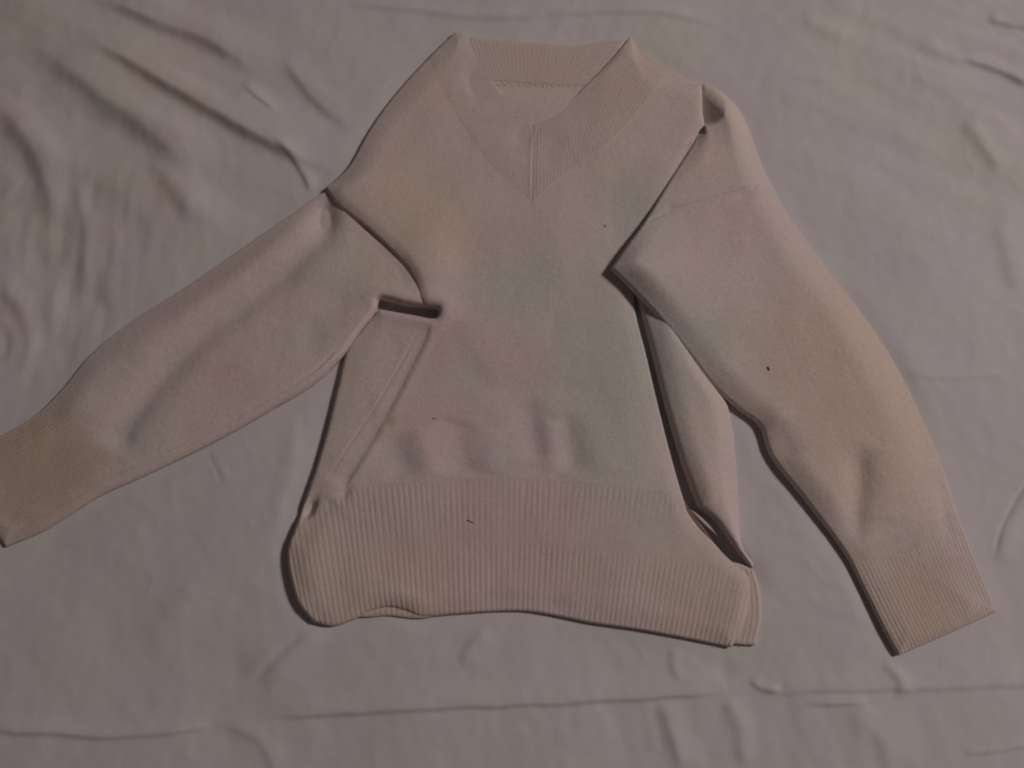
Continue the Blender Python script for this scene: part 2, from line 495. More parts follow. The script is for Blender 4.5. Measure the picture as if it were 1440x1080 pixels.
SEAM_A = ((613, 446), (604, 476), (580, 525), (548, 588), (515, 645), (484, 693))
SEAM_B = ((592, 462), (568, 505), (530, 570), (490, 630), (452, 690))
def H_body(q):
    h = np.full(len(q), 12.0 * MM)
    h += 2.2 * MM * fbm(q, 0.10, 1, 2) + 0.5 * MM * fbm(q, 0.030, 2, 2)
    # flatter toward the neckline and the right edge
    h -= dent(q, 735, 115, 5.4, 125, 110) + dent(q, 950, 560, 3.0, 70, 220, 12)
    # the far-sleeve armhole stands up over the sleeve
    h += dent(q, 500, 270, 5.5, 80, 50, -40) + dent(q, 590, 380, 7.5, 45, 70) + dent(q, 612, 436, 5.0, 26, 22) - dent(q, 552, 205, 2.5, 26, 60, -40)
    # side seam: the front steps down to the side
    line = C(*SEAM_A, step=0.004)
    lo, hi = line.min(0) - 0.16, line.max(0) + 0.05
    d, t, s = seg_dist(q, line)
    side = s * d        # left of the downward line is +x side
    m = sstep((-side + 0.001) / 0.006)
    reach = sstep((t - 0.02) / 0.08) * sstep((1 - t) / 0.06 + 0.0)
    h -= m * reach * np.exp(-(d / 0.09) ** 2) * 2.0 * MM
    h += crease(q, SEAM_A, 0.6, 6, 3.0) + crease(q, SEAM_A, -0.5, 1.4, 1.4, 0.2)
    h += crease(q, SEAM_B, -0.55, 1.6, 1.6, 0.2) + crease(q, SEAM_B, 0.6, 9, 6)
    h += dent(q, 549, 592, -1.2, 6, 12, -25) + dent(q, 486, 693, -2.4, 6, 10, -30)
    # drags above the ribbing
    h += crease(q, ((552, 610), (562, 640), (572, 672)), -2.4, 14, 18) + crease(q, ((590, 600), (600, 640), (606, 672)), 1.8, 14)
    h += crease(q, ((652, 590), (646, 625), (655, 668)), -2.4, 13, 20) + crease(q, ((690, 600), (692, 640), (690, 670)), 1.6, 14)
    h += crease(q, ((735, 560), (748, 600), (752, 650)), -2.4, 14, 18) + crease(q, ((772, 590), (776, 630), (778, 668)), 1.8, 12)
    h += crease(q, ((788, 580), (800, 620), (808, 668)), -2.6, 13, 18) + crease(q, ((830, 590), (842, 640), (845, 670)), 1.6, 16)
    h += crease(q, ((640, 500), (690, 545), (760, 545), (820, 550), (880, 590)), -1.4, 14)
    h += crease(q, ((640, 480), (700, 455), (780, 470)), 1.2, 25)
    h += crease(q, ((600, 250), (610, 330), (620, 410)), 1.3, 26)
    # breast: mitre of the neckband and the pull beside it
    h += crease(q, ((754, 176), (752, 220), (750, 290)), -0.35, 1.8, 1.8, 0.2) + crease(q, ((748, 176), (746, 220), (745, 280)), 0.45, 2.4, 2.4, 0.2)
    h += dent(q, 735, 192, -2.2, 14, 22, -40)
    h += dent(q, 668, 116, -2.2, 14, 26, 15)
    # hem: pushed-in corner, wave at the lower edge
    h += dent(q, 470, 850, -2.5, 50, 25, 10) + dent(q, 430, 790, 3.0, 30, 60) + dent(q, 548, 860, 4.5, 36, 22) - dent(q, 700, 850, 2.2, 24, 16) - dent(q, 782, 856, 1.8, 22, 14)
    h += crease(q, ((600, 880), (740, 872), (840, 888), (1040, 922)), -4.0, 62, 62, 0.25)
    h += crease(q, ((470, 700), (440, 740), (420, 770)), -1.6, 10)
    h += dent(q, 437, 713, -9.5, 7, 15, -25) + dent(q, 425, 722, -3.0, 14, 10)
    return h

sweater = bpy.data.objects.new("sweater", None)
scene.collection.objects.link(sweater)
sweater["label"] = "worn cream knitted V-neck sweater spread out flat on the white bed sheet"
sweater["category"] = "sweater"

# ------------------------------------------------------------------ bed sheet
def build_sheet():
    def axis(a, b, fine, lim):
        mid = np.arange(a, b, fine)
        out = [b]; s = fine
        while out[-1] < lim:
            s *= 1.25; out.append(out[-1] + min(s, 0.08))
        neg = [a]; s = fine
        while neg[-1] > -lim:
            s *= 1.25; neg.append(neg[-1] - min(s, 0.08))
        return np.r_[neg[:0:-1], mid, out]
    xs, ys = axis(-0.66, 0.66, 0.0021, 1.5), axis(-0.52, 0.52, 0.0021, 1.4)
    X, Y = np.meshgrid(xs, ys)
    q = np.stack([X.ravel(), Y.ravel()], -1)
    h = 6.5 * MM * fbm(q, 0.24, 3, 2)
    h += 0.7 * MM * fbm(q, 0.05, 4, 3) + 0.85 * MM * (0.4 - np.abs(fbm(q + 0.012 * np.stack([fbm(q, 0.06, 51, 2), fbm(q, 0.06, 52, 2)], -1), 0.045, 53, 2)))
    # bed-made streaks running down from the upper left
    a = math.radians(-33)
    r = np.stack([q[:, 0] * math.cos(a) + q[:, 1] * math.sin(a), -q[:, 0] * math.sin(a) + q[:, 1] * math.cos(a)], -1)
    tl = P(150, 170)
    mask = np.exp(-(((q - tl) / np.array([0.30, 0.26])) ** 2).sum(1))
    h += mask * 6.0 * MM * fbm(r * np.array([0.17, 1.0]) + 0.02 * np.stack([fbm(q, 0.12, 8, 2)] * 2, -1), 0.075, 5, 2)
    vert = np.exp(-(((q - P(110, 380)) / np.array([0.16, 0.16])) ** 2).sum(1))
    h += vert * 2.4 * MM * fbm(q * np.array([1.0, 0.3]), 0.030, 6, 2)
    bot = np.exp(-(((q - P(1020, 1040)) / np.array([0.30, 0.09])) ** 2).sum(1))
    h += bot * 1.3 * MM * fbm((q + 0.2 * q[:, ::-1]) * np.array([1.0, 0.35]), 0.035, 7, 2)
    tr = np.exp(-(((q - P(1380, 120)) / np.array([0.22, 0.16])) ** 2).sum(1))
    a = math.radians(-25)
    r = np.stack([q[:, 0] * math.cos(a) + q[:, 1] * math.sin(a), -q[:, 0] * math.sin(a) + q[:, 1] * math.cos(a)], -1)
    h += tr * 4.0 * MM * fbm(r * np.array([0.3, 1.0]), 0.05, 9, 2)
    Z0 = 0.0
    cr = lambda pts, amp, w, w2, ends=0.15: crease(q, pts, amp, w, w2, ends, Z0)
    # lines run left to right: first width is the upper side, second the lower (steep, shaded) side
    h += cr(((110, -12), (190, 14), (240, 38), (290, 54), (340, 84), (384, 112)), 8.0, 32, 10.0, 0.35)
    h += cr(((120, 50), (200, 96), (290, 150), (380, 200), (430, 222), (478, 240)), 8.5, 32, 9.0, 0.25)
    h += cr(((398, 72), (420, 110), (446, 140), (480, 168), (512, 184)), 3.6, 22, 7.5, 0.4)
    h += cr(((340, 118), (366, 140), (392, 160)), 2.0, 8, 1.6, 0.3)
    h += cr(((384, 195), (410, 218), (430, 250), (440, 275)), 2.6, 9, 3, 0.25)
    h += cr(((30, 40), (110, 104), (190, 164), (260, 222), (310, 290)), 8.0, 32, 16, 0.3)
    h += cr(((200, 215), (250, 262), (300, 330)), 5, 22, 14, 0.4)
    h += cr(((-20, 130), (30, 175), (70, 250), (90, 330)), 7.0, 26, 15, 0.35)
    h += cr(((0, 285), (16, 266), (34, 240)), 0.8, 7, 5, 0.4)
    h += cr(((-30, 395), (10, 410), (34, 445), (42, 490), (36, 530)), 2.6, 12, 10, 0.3)
    h += cr(((-30, 440), (8, 452), (18, 480), (12, 520)), 1.4, 9, 7, 0.3)
    h += cr(((110, 250), (125, 330), (118, 420)), 2.4, 12, 9, 0.25)
    h += cr(((150, 490), (220, 476), (262, 470)), 1.2, 6, 3, 0.3)
    # lower creases
    h += cr(((372, 1006), (440, 1003), (520, 999), (600, 994), (720, 990), (840, 984), (940, 978), (1036, 971)), 3.2, 18, 3.0, 0.12)
    h += cr(((1030, 970), (1100, 972), (1180, 969), (1300, 966), (1440, 961), (1500, 958)), 2.0, 16, 3.5, 0.2)
    h += cr(((1052, 955), (1072, 968), (1100, 972)), 2.0, 6, 2.0, 0.25)
    h += cr(((1128, 991), (1180, 990), (1224, 985)), 2.0, 7, 1.6, 0.3)
    h += cr(((455, 868), (424, 892), (390, 924), (362, 952), (342, 968)), -1.4, 5.0, 6, 0.3) + cr(((470, 872), (432, 898), (398, 930), (366, 964)), 2.0, 14, 14, 0.3)
    h += cr(((400, 900), (360, 922), (330, 940)), 1.0, 22, 22, 0.4)
    h += cr(((-20, 1022), (70, 1030), (160, 1034), (230, 1030), (300, 1018)), 3.0, 10, 3.0, 0.15)
    h += cr(((300, 1016), (340, 1026), (370, 1044), (386, 1076), (392, 1100)), 1.6, 12, 6, 0.25)
    h += cr(((436, 1000), (440, 1040), (446, 1085)), 0.8, 12, 9, 0.3)
    h += cr(((690, 880), (662, 912), (644, 936)), 2.0, 14, 6, 0.3)
    h += cr(((930, 985), (945, 1030), (965, 1085)), 2.4, 12, 8, 0.2) + cr(((1020, 980), (1040, 1020), (1048, 1080)), 2.2, 10, 8, 0.2)
    h += cr(((1190, 1000), (1236, 1030), (1262, 1090)), 2.4, 18, 13, 0.3) + cr(((1350, 1060), (1400, 1055), (1450, 1044)), 1.6, 6, 2, 0.2)
    h += cr(((950, 905), (948, 935), (955, 960)), 1.6, 8, 5, 0.3)
    h += cr(((1040, 900), (1020, 930), (1018, 965)), -1.5, 10, 10, 0.3)
    h += cr(((1240, 930), (1262, 950), (1270, 985)), 2.2, 9, 6, 0.25)
    # right
    h += cr(((1452, 668), (1428, 708), (1408, 748), (1398, 786)), -1.4, 1.6, 2.2, 0.2) + cr(((1460, 680), (1436, 716), (1416, 756), (1404, 796)), 1.5, 9, 7, 0.2)
    h += cr(((1262, 527), (1340, 530), (1430, 529)), 1.0, 7, 3, 0.25)
    h += cr(((1352, 82), (1400, 98), (1452, 124)), 3.5, 12, 3.6, 0.2) + cr(((1385, 26), (1420, 34), (1460, 42)), 3.5, 12, 4, 0.2)
    h += cr(((1290, 60), (1330, 76), (1370, 84)), 2.2, 14, 9, 0.3) + cr(((1120, 20), (1160, 44), (1200, 54)), 2.2, 16, 10, 0.3)
    h += cr(((1350, 160), (1384, 205), (1414, 246)), 3.0, 14, 9, 0.3) + cr(((1400, 300), (1420, 350), (1436, 420)), 2.5, 18, 12, 0.3)
    h += cr(((1100, 108), (1170, 112), (1250, 106)), 1.0, 6, 4, 0.3) + cr(((1340, 74), (1390, 66), (1440, 52)), 1.6, 8, 4, 0.3)
    # top
    h += cr(((470, 2), (560, 10), (660, 20), (740, 23), (830, 16), (930, 18), (1030, 36)), 2.6, 10, 5, 0.15)
    # beside the body
    h += cr(((285, 622), (300, 650), (316, 684)), -0.7, 1.8, 1.8, 0.35) + cr(((296, 622), (310, 650), (326, 684)), 0.4, 6, 6, 0.35)
    h += cr(((400, 566), (414, 600), (412, 650), (396, 700), (386, 760)), 1.5, 9, 11, 0.3)
    h += cr(((290, 800), (250, 860), (200, 920)), 1.6, 22, 18, 0.3)
    # pressed flat under the sweater
    keep = np.ones(len(q))
    for poly in (BODY.p, LEFT.p, RIGHT.p, SIDE.p):
        lo, hi = poly.min(0) - 0.06, poly.max(0) + 0.06
        mk = ((q > lo) & (q < hi)).all(1)
        d, _, _ = seg_dist(q[mk], poly, closed=True)
        d = np.where(inside(q[mk], poly), -d, d)
        keep[mk] = np.minimum(keep[mk], sstep((d + 0.008) / 0.030))
    h = h * keep - (1 - keep) * 0.6 * MM
    # dips shaped into the sheet so the garment's gaps fall into shade
    h += dent(q, 572, 432, -9.0, 60, 14, -8) + dent(q, 1020, 765, -7.0, 50, 14, -50) + dent(q, 940, 580, -5.0, 16, 140, 13)
    h *= np.where(np.abs(q).max(1) > 0.9, 0.6, 1.0)
    f = up(grid_faces(len(xs), len(ys)), q)
    o = make_obj("bed_sheet", np.c_[q, h], f, M_SHEET, None, SHEET_STAINS)
    o["kind"] = "structure"
    o["label"] = "rumpled white cotton bed sheet under the sweater"
    o["category"] = "bed sheet"

# ------------------------------------------------------------------ outlines of the other pieces
L_TOP = C((620, 270), (540, 262), (470, 262), (452, 268), (420, 290), (340, 345), (260, 400), (182, 450), (124, 497), (86, 543), (50, 579), (0, 610), (-74, 650))
L_BOT = C((612, 433), (570, 429), (533, 422), (529, 436), (506, 466), (480, 502), (440, 540), (380, 576), (300, 621), (200, 669), (140, 696), (60, 745), (4, 769))
L_HEAD = C((620, 270), (622, 350), (612, 433))
L_END = C((-74, 650), (-36, 712), (4, 769))
LEFT = Outline([(L_TOP, 36, 0.6, 3.0), (L_END, 12, 1, 4), (L_BOT[::-1], (30, 12), (1, 3), (2.6, 12.5)), (L_HEAD[::-1], 12, 1, 4)])
R_LEFT = C((978, 188), (974, 200), (941, 255), (905, 315), (880, 350), (857, 384))
R_LEFT2 = C((857, 384), (884, 410), (912, 437), (960, 490), (1005, 545), (1040, 576), (1068, 598), (1084, 640), (1132, 702), (1190, 780), (1216, 830), (1245, 888), (1265, 923))
R_RIGHT = C((966, 112), (984, 113), (1002, 117), (1022, 130), (1042, 152), (1058, 185), (1067, 212), (1080, 243), (1112, 302), (1162, 372), (1220, 446), (1265, 516), (1302, 592), (1330, 660), (1350, 722), (1376, 790), (1405, 860))
R_END = C((1265, 923), (1304, 908), (1352, 888), (1405, 860))
R_HEAD = C((966, 112), (962, 146), (978, 188))
K545 = int(((R_LEFT2 - P(1005, 545)) ** 2).sum(1).argmin())
RIGHT = Outline([(R_HEAD[::-1], 8, 1, 3), (R_RIGHT, (30, 66), 0.5, 3.4), (R_END[::-1], 14, 1, 3.6), (R_LEFT2[K545:][::-1], 28, (3, 4), (4.5, 5)), (R_LEFT2[:K545 + 1][::-1], 28, (4, 20), 5), (R_LEFT[::-1], 22, (20, 5), 5)])
D_LEFT = C((888, 400), (902, 440), (916, 492), (932, 556), (949, 618), (966, 672), (982, 714))
D_LOW = C((982, 714), (1005, 732), (1030, 764), (1050, 790), (1058, 800))
D_RIGHT = C((940, 405), (985, 500), (1022, 560), (1032, 600), (1037, 650), (1041, 720), (1045, 765), (1062, 796))
SIDE = Outline([(D_LEFT[::-1], 24, 1, 9), (C((888, 400), (912, 398), (940, 405)), 8, 1, 4), (D_RIGHT, 24, 0.5, 3), (C((1062, 796), (1060, 799), (1058, 800)), 6, 1, 3), (D_LOW[::-1], 12, 4, 9.5)])

build_sheet()

# ------------------------------------------------------------------ back of the body, seen inside the neck
B_OUT = Outline([(C((648, 47), (700, 52), (760, 57), (815, 60), (850, 55), (884, 52)), 10, 1, 3.2),
                 (C((884, 52), (930, 90), (975, 118), (975, 160), (940, 260), (880, 400), (880, 560), (930, 690)), 10, 1, 4),
                 (C((930, 690), (760, 690), (600, 690), (500, 700)), 10, 1, 4),
                 (C((500, 700), (560, 560), (620, 460), (600, 380), (520, 250), (580, 120), (648, 47)), 10, 1, 4)])
def H_back(q):  # inside of the back
    h = np.full(len(q), 6.4 * MM) + 0.3 * MM * fbm(q, 0.05, 11, 2)
    h += dent(q, 760, 150, 1.8, 90, 30) - dent(q, 740, 124, 1.6, 80, 10)
    return h
v, f, loop = cdt_mesh(B_OUT.p, grid=4.0)
z = B_OUT.height(v, H_back(v))
v3, f = add_skirt(np.c_[v, z], f, loop)
make_obj("back_panel", v3, f, M_KNIT, sweater)

# ribbed band round the back of the neck
def band(name, top, bottom, left, right, nu, nv, ribs, amp, zfun, along='u', mat=M_RIB, floor_drop=0.0025, edge=2.0, parent=None, label=None, thick=1.5, fade=(0.0, 0.0), soft=()):
    u, w = clustered(nu, 0.5), clustered(nv, 0.7)
    s = coons(top, bottom, left, right, u, w)
    q = s.reshape(-1, 2)
    U, V = np.meshgrid(u, w)
    rim = np.vstack([s[0], s[1:, -1], s[-1, -2::-1], s[-2:0:-1, 0]])
    sides = {'top': s[0], 'bottom': s[-1], 'left': s[:, 0], 'right': s[:, -1]}
    d = np.min([seg_dist(q, sides[n])[0] for n in sides if n not in soft], axis=0)
    k = np.clip(d / (edge * MM), 0, 1)
    z = zfun(q) + thick * MM * np.sqrt(1 - (1 - k) ** 2)
    t = (U if along == 'u' else V).ravel()
    o_ = (V if along == 'u' else U).ravel()
    wob = 0.10 * fbm(np.stack([t * 9, o_ * 1.2], -1), 1.0, 21, 2)
    rib = np.abs(np.sin(math.pi * (t * ribs + wob))) ** 0.6
    f_ = np.ones(len(q))
    if fade[0]: f_ *= sstep(o_ / fade[0])
    if fade[1]: f_ *= sstep((1 - o_) / fade[1])
    z = z + amp * MM * (rib - 0.6) * f_ * k
    v = np.c_[q, z]
    lp = boundary_loop(nu, nv)
    f = up(grid_faces(nu, nv), q)
    v, f = add_skirt_rel(v, f, lp, floor_drop)
    o = make_obj(name, v, f, mat, parent or sweater)
    if label: o["label"] = label
    return o

def add_skirt_rel(v, faces, loop, drop):
    p = v[loop]
    v2, f2 = add_skirt(v, faces, loop, floor=10.0)
    n = len(loop); base = len(v)
    v2[base + n:, 2] = v2[loop, 2] - drop
    v2[base:base + n, 2] = v2[loop, 2] - drop * 0.5
    return v2, f2

def z_back(q): return B_OUT.height(q, H_back(q)) - 0.4 * MM
def z_body(q): return BODY.height(q, H_body(q))

band("back_neckband", C((652, 49), (700, 53), (760, 58), (815, 61), (850, 56), (880, 53)), C((676, 116), (700, 114), (750, 117), (800, 120), (840, 122)),
     C((652, 49), (664, 82), (676, 116)), C((880, 53), (862, 86), (840, 122)), 330, 40, 36, 0.22, z_back, thick=1.2, edge=5.0)

# ------------------------------------------------------------------ side of the back, pulled out beyond the front
def H_side(q):
    h = np.full(len(q), 16.5 * MM) + 1.2 * MM * fbm(q, 0.06, 12, 2)
    h -= dent(q, 1030, 640, 4.0, 26, 160, 0) + dent(q, 905, 430, 3.0, 30)
    h += dent(q, 980, 680, 1.8, 30, 50, 15) + dent(q, 1030, 780, 1.5, 40)
    return h
v, f, loop = cdt_mesh(SIDE.p, grid=2.8)
z = SIDE.height(v, H_side(v))
v3, f = add_skirt(np.c_[v, z], f, loop, inset=0.007)
make_obj("side_panel", v3, f, M_KNIT, sweater)

# back hem: shows below the front at the wave and at the right corner
def flat(h, n=0.03): return lambda q: np.full(len(q), h * MM) + 0.3 * MM * fbm(q, n, 14, 2)
band("back_hem", C((478, 846), (590, 848), (700, 842), (850, 850), (960, 800), (1030, 790), (1061, 800)),
     C((480, 862), (500, 867), (518, 868), (545, 866), (570, 869), (592, 870), (640, 861), (740, 857), (830, 872), (960, 891), (1034, 906), (1064, 908)),
     C((478, 846), (479, 854), (480, 862)), C((1061, 800), (1069, 828), (1072, 866), (1064, 908)), 620, 50, 78, 0.5, flat(3.2), thick=2.4, edge=4, floor_drop=0.006)

# ------------------------------------------------------------------ front of the body
front = np.vstack([S_SHOULDER[:-1], S_ARMHOLE[:-1], S_SLIT[:-1], S_SIDE[:-1], S_JOIN[:-1], S_RIGHT[:-1], S_CAP[:-1], S_RSHOULDER[:-1], S_NECKR[:-1], S_NECKL[:-1]])
v, f, loop = cdt_mesh(front, rings=(0.5, 1.1, 1.9, 3.0, 4.4, 6.2, 8.6), grid=3.0, extra=(C(*SEAM_A, step=0.0018), C(*SEAM_B, step=0.0018)))
z = z_body(v)
v3 = np.c_[v, z]
join_n = len(S_SHOULDER) + len(S_ARMHOLE) + len(S_SLIT) + len(S_SIDE) - 4
skip = np.zeros(len(v3), bool); skip[loop[join_n + 2:join_n + len(S_JOIN) - 3]] = True
v3, f = add_skirt(v3, f, loop, floor=0.001, skip=skip)
make_obj("front_panel", v3, f, M_KNIT, sweater)

# ribbed hem
u, w = clustered(820, 0.30), clustered(84, 0.75)
JT = np.linspace(0, 1, len(S_JOIN))
JOIN_UP = S_JOIN + np.stack([0 * JT, 0.004 * sstep(np.minimum(JT, 1 - JT) / 0.04)], -1)
s = coons(JOIN_UP, S_HEMBOT, S_HEMLEFT, S_HEMRIGHT[::-1], u, w)
SUNK = np.clip(1 - w / 0.045, 0, 1)
q = s.reshape(-1, 2)
U, V = [a.ravel() for a in np.meshgrid(u, w)]
z = z_body(q)
wob = 0.25 * fbm(np.stack([U * 26, V * 0.8], -1), 1.0, 22, 2)
d_b, _, _ = seg_dist(q, BODY.p, closed=True)
z -= 0.30 * MM * np.repeat(SUNK, 820)
rx, ry = to_px(q)
rib_x = 690 + (rx - 690) * (1 + 0.0007 * (ry - 675))
rib = np.abs(np.sin(math.pi * (rib_x / 8.3 + wob))) ** 0.6
z += 0.62 * MM * (rib - 0.75) * sstep(V / 0.10) * sstep(d_b / 0.003 + 0.25) * (0.75 + 0.5 * fbm(q, 0.06, 23, 2))
v3, f = add_skirt(np.c_[q, z], up(grid_faces(820, 84), q), boundary_loop(820, 84), floor=0.003, skip=(V < 1e-6))
make_obj("hem_ribbing", v3, f, M_RIB, sweater)

# ------------------------------------------------------------------ V-neck bands (mitred at the middle)
NB_R_OUT = C((945, 98), (926, 122), (905, 150), (870, 190), (832, 222), (796, 246), (749, 288))
band("neckband", S_NECKR[::-1], NB_R_OUT[::-1], C((751, 174), (750, 220), (749, 288)), C((886, 50), (916, 76), (945, 98)), 300, 60, 44, 0.22,
     lambda q: z_body(q) - 0.5 * MM, thick=0.95, edge=2.2, soft=('left', 'right'))
NB_L_OUT = C((600, 80), (622, 130), (650, 180), (690, 236), (747, 288))
band("neckband", S_NECKL[::-1], NB_L_OUT, C((640, 42), (620, 60), (600, 80)), C((751, 174), (748, 220), (747, 288)), 300, 60, 44, 0.10,
     lambda q: z_body(q) - 0.35 * MM, thick=0.55, edge=9.0, soft=('right', 'left'))

# linking stitches along the back neck seam
def tube(pts, r, sides=6):
    pts = np.asarray(pts, float); n = len(pts)
    tan = np.gradient(pts, axis=0); tan /= np.linalg.norm(tan, axis=1, keepdims=True)
    upv = np.tile([0, 0, 1.0], (n, 1))
    a = np.cross(tan, upv); a /= np.maximum(np.linalg.norm(a, axis=1, keepdims=True), 1e-9)
    b_ = np.cross(a, tan)
    th = np.linspace(0, 2 * math.pi, sides, endpoint=False)
    v = pts[:, None] + r * (np.cos(th)[None, :, None] * a[:, None] + np.sin(th)[None, :, None] * b_[:, None])
    v = v.reshape(-1, 3)
    f = []
    for i in range(n - 1):
        for j in range(sides):
            k = (j + 1) % sides
            f.append([i * sides + j, i * sides + k, (i + 1) * sides + k, (i + 1) * sides + j])
    f.append(list(range(sides))[::-1]); f.append([(n - 1) * sides + j for j in range(sides)])
    return v, f
vs, fs, off = [], [], 0
for x0 in np.arange(680, 806, 11.0):
    t = np.linspace(0, 1, 9)
    xs = x0 + t * 9 + random.uniform(-1, 1); ys = 119 - 5.0 * np.sin(math.pi * t) * random.uniform(0.5, 1.1) + (x0 - 680) * 0.02
    pp = P(xs, ys)
    zz = B_OUT.height(pp, H_back(pp)) + 0.10 * MM + 0.2 * MM * np.sin(math.pi * t)
    v, f = tube(np.c_[pp, zz], 0.0005)
    vs.append(v); fs += [[i + off for i in ff] for ff in f]; off += len(v)
make_obj("linking_stitch", np.vstack(vs), fs, M_YARN, sweater)

# ------------------------------------------------------------------ sleeves (each a closed tube, cuff as its own part)
def knots(curve, marks, u):
    """position along curve for parameter u, with given marks (photo points) at given parameters"""
    d = np.r_[0, np.cumsum(np.linalg.norm(np.diff(curve, axis=0), axis=1))]
    us, ss = [0.0], [0.0]
    for uu, p in marks:
        k = ((curve - P(*p)) ** 2).sum(1).argmin()
        us.append(uu); ss.append(d[k])
    us.append(1.0); ss.append(d[-1])
    s = np.interp(u, us, ss)
    return np.stack([np.interp(s, d, curve[:, 0]), np.interp(s, d, curve[:, 1])], -1)

def sleeve(name, out, A, Bc, marksA, marksB, vc, H, ribs, nu, nv, cuff_amp, label, inset=0.008):
    u = clustered(nu, 0.75)
    w = np.unique(np.r_[np.linspace(0, vc, nv), np.linspace(vc, 1 - 0.012, nv // 3), np.linspace(1 - 0.012, 1, 10)])
    a, b_ = knots(A, marksA, w), knots(Bc, marksB, w)
    s = a[:, None] * (1 - u[None, :, None]) + b_[:, None] * u[None, :, None]
    q = s.reshape(-1, 2)
    U, V = [x.ravel() for x in np.meshgrid(u, w)]
    z = out.height(q, H(q))
    d, _, _ = seg_dist(q, out.p, closed=True)
    wob = 0.15 * fbm(np.stack([U * 7, V * 6], -1), 1.0, 25, 2)
    rib = np.abs(np.sin(math.pi * (U * ribs + wob))) ** 0.6
    z += cuff_amp * MM * (rib - 0.7) * sstep((V - vc + 0.004) / 0.05) * sstep(d / 0.004 + 0.15)
    n = len(w)
    kc = int(np.argmin(abs(w - vc)))
    f = up(grid_faces(nu, n), q)
    verts = np.c_[q, z]
    def piece(nm, r0, r1, mat, parent, sink):
        idx = np.arange(r0 * nu, r1 * nu)
        k = r1 - r0
        skip = np.zeros(len(idx), bool)
        vv = verts[idx].copy()
        if sink:
            skip[:nu] = True
            vv[:nu * 5, 2] -= 0.0004; vv[nu * 5:nu * 6, 2] -= 0.0002
        else:
            skip[-nu:] = True
        vv, ff = add_skirt(vv, up(grid_faces(nu, k), q[idx]), boundary_loop(nu, k), floor=-0.0005, inset=inset, skip=skip, tuck=True)
        return make_obj(nm, vv, ff, mat, parent)
    sl = piece("sleeve", 0, kc + 1, M_KNIT, sweater, False)
    sl["label"] = label
    cf = piece("cuff", kc - 5, n, M_RIB, sl, True)
    return sl

def H_left(q):
    h = np.full(len(q), 13.5 * MM) + 1.6 * MM * fbm(q, 0.07, 31, 2) + 0.4 * MM * fbm(q, 0.025, 32, 2)
    h -= dent(q, 545, 320, 7.0, 75, 60) + dent(q, 10, 700, 4.5, 110, 110)
    h += crease(q, ((462, 270), (452, 305), (440, 342), (402, 384), (350, 425), (290, 472), (232, 530), (186, 590), (160, 640)), -5.5, 16, 22, 0.06)
    h += crease(q, ((420, 300), (380, 360), (310, 420), (220, 490), (150, 560)), 2.5, 24, 20, 0.2)
    h += dent(q, 456, 296, -6.0, 18, 46, 10) + dent(q, 476, 418, -2.8, 26, 50, -20) + dent(q, 440, 478, -1.8, 20, 26) + dent(q, 465, 315, -2.0, 26, 18)
    h += crease(q, ((548, 404), (552, 392), (562, 386)), 0.9, 5, 5, 0.3) + crease(q, ((538, 412), (550, 398), (556, 388)), -0.8, 4, 4, 0.3)
    h += crease(q, ((500, 320), (550, 355), (582, 400), (590, 425)), 0.6, 9, 6, 0.15)
    h += dent(q, 560, 420, 5.0, 40, 16, -6)
    # doubled lower edge
    h += crease(q, ((10, 752), (60, 725), (140, 680), (200, 656), (300, 608), (380, 562), (440, 526), (476, 492)), -1.6, 2.0, 1.4, 0.05)
    return h
sleeve("sleeve", LEFT, L_TOP, L_BOT, [(0.12, (470, 262)), (0.25, (420, 290)), (0.55, (260, 400)), (0.82, (92, 536))],
       [(0.12, (533, 421)), (0.25, (480, 502)), (0.55, (300, 621)), (0.82, (150, 690))], 0.82, H_left, 24, 170, 330, 0.5,
       "sleeve lying out to the left, its cuff cut by the photo's edge")

def H_right(q):
    h = np.full(len(q), 17.0 * MM) + 1.6 * MM * fbm(q, 0.09, 41, 2) + 0.4 * MM * fbm(q, 0.03, 42, 2)
    h += dent(q, 890, 390, 16.0, 80, 65) + dent(q, 950, 420, 3.0, 100, 80) - dent(q, 1320, 840, 9.0, 130, 120)
    # pocket beside the shoulder
    h += dent(q, 1032, 156, 9.0, 26, 44)
    h += dent(q, 1075, 600, 2.0, 26, 26) + crease(q, ((1082, 596), (1100, 622), (1110, 650)), -3.0, 12, 16, 0.25)
    h += crease(q, ((1202, 620), (1206, 680), (1202, 740), (1198, 775)), -4.5, 11, 16, 0.25) + crease(q, ((1240, 620), (1246, 690), (1250, 740)), 1.5, 18)
    h += crease(q, ((1322, 670), (1330, 720), (1340, 760)), -2.5, 8, 8, 0.25)
    # shoulder seam
    h += crease(q, ((905, 318), (940, 302), (990, 288), (1030, 276), (1066, 264)), -2.4, 1.7, 1.7, 0.05)
    h += crease(q, ((905, 310), (940, 296), (990, 282), (1030, 270), (1066, 258)), 1.0, 4, 3, 0.1)
    h += dent(q, 1048, 279, -2.2, 16, 5, 12) + dent(q, 940, 296, -1.2, 10, 5, 20)
    x, y = to_px(q, 0.012)
    e = np.hypot(np.maximum(x - 988, 0), np.maximum(np.abs(y - 147) - 20, 0) * 1.5)
    h = np.minimum(h, 0.6 * MM + e * 0.74 * MM)
    h = np.where(x < 991, np.minimum(h, (3 + np.maximum(y - 174, 0) * 0.8) * MM), h)
    return h
sleeve("sleeve", RIGHT, np.vstack([R_LEFT, R_LEFT2[1:]]), R_RIGHT, [(0.22, (857, 384)), (0.45, (1005, 545)), (0.83, (1190, 780))],
       [(0.22, (1112, 302)), (0.45, (1235, 466)), (0.83, (1348, 716))], 0.83, H_right, 30, 190, 460, 0.5,
       "sleeve folded over the front and lying down to the right", 0.012)

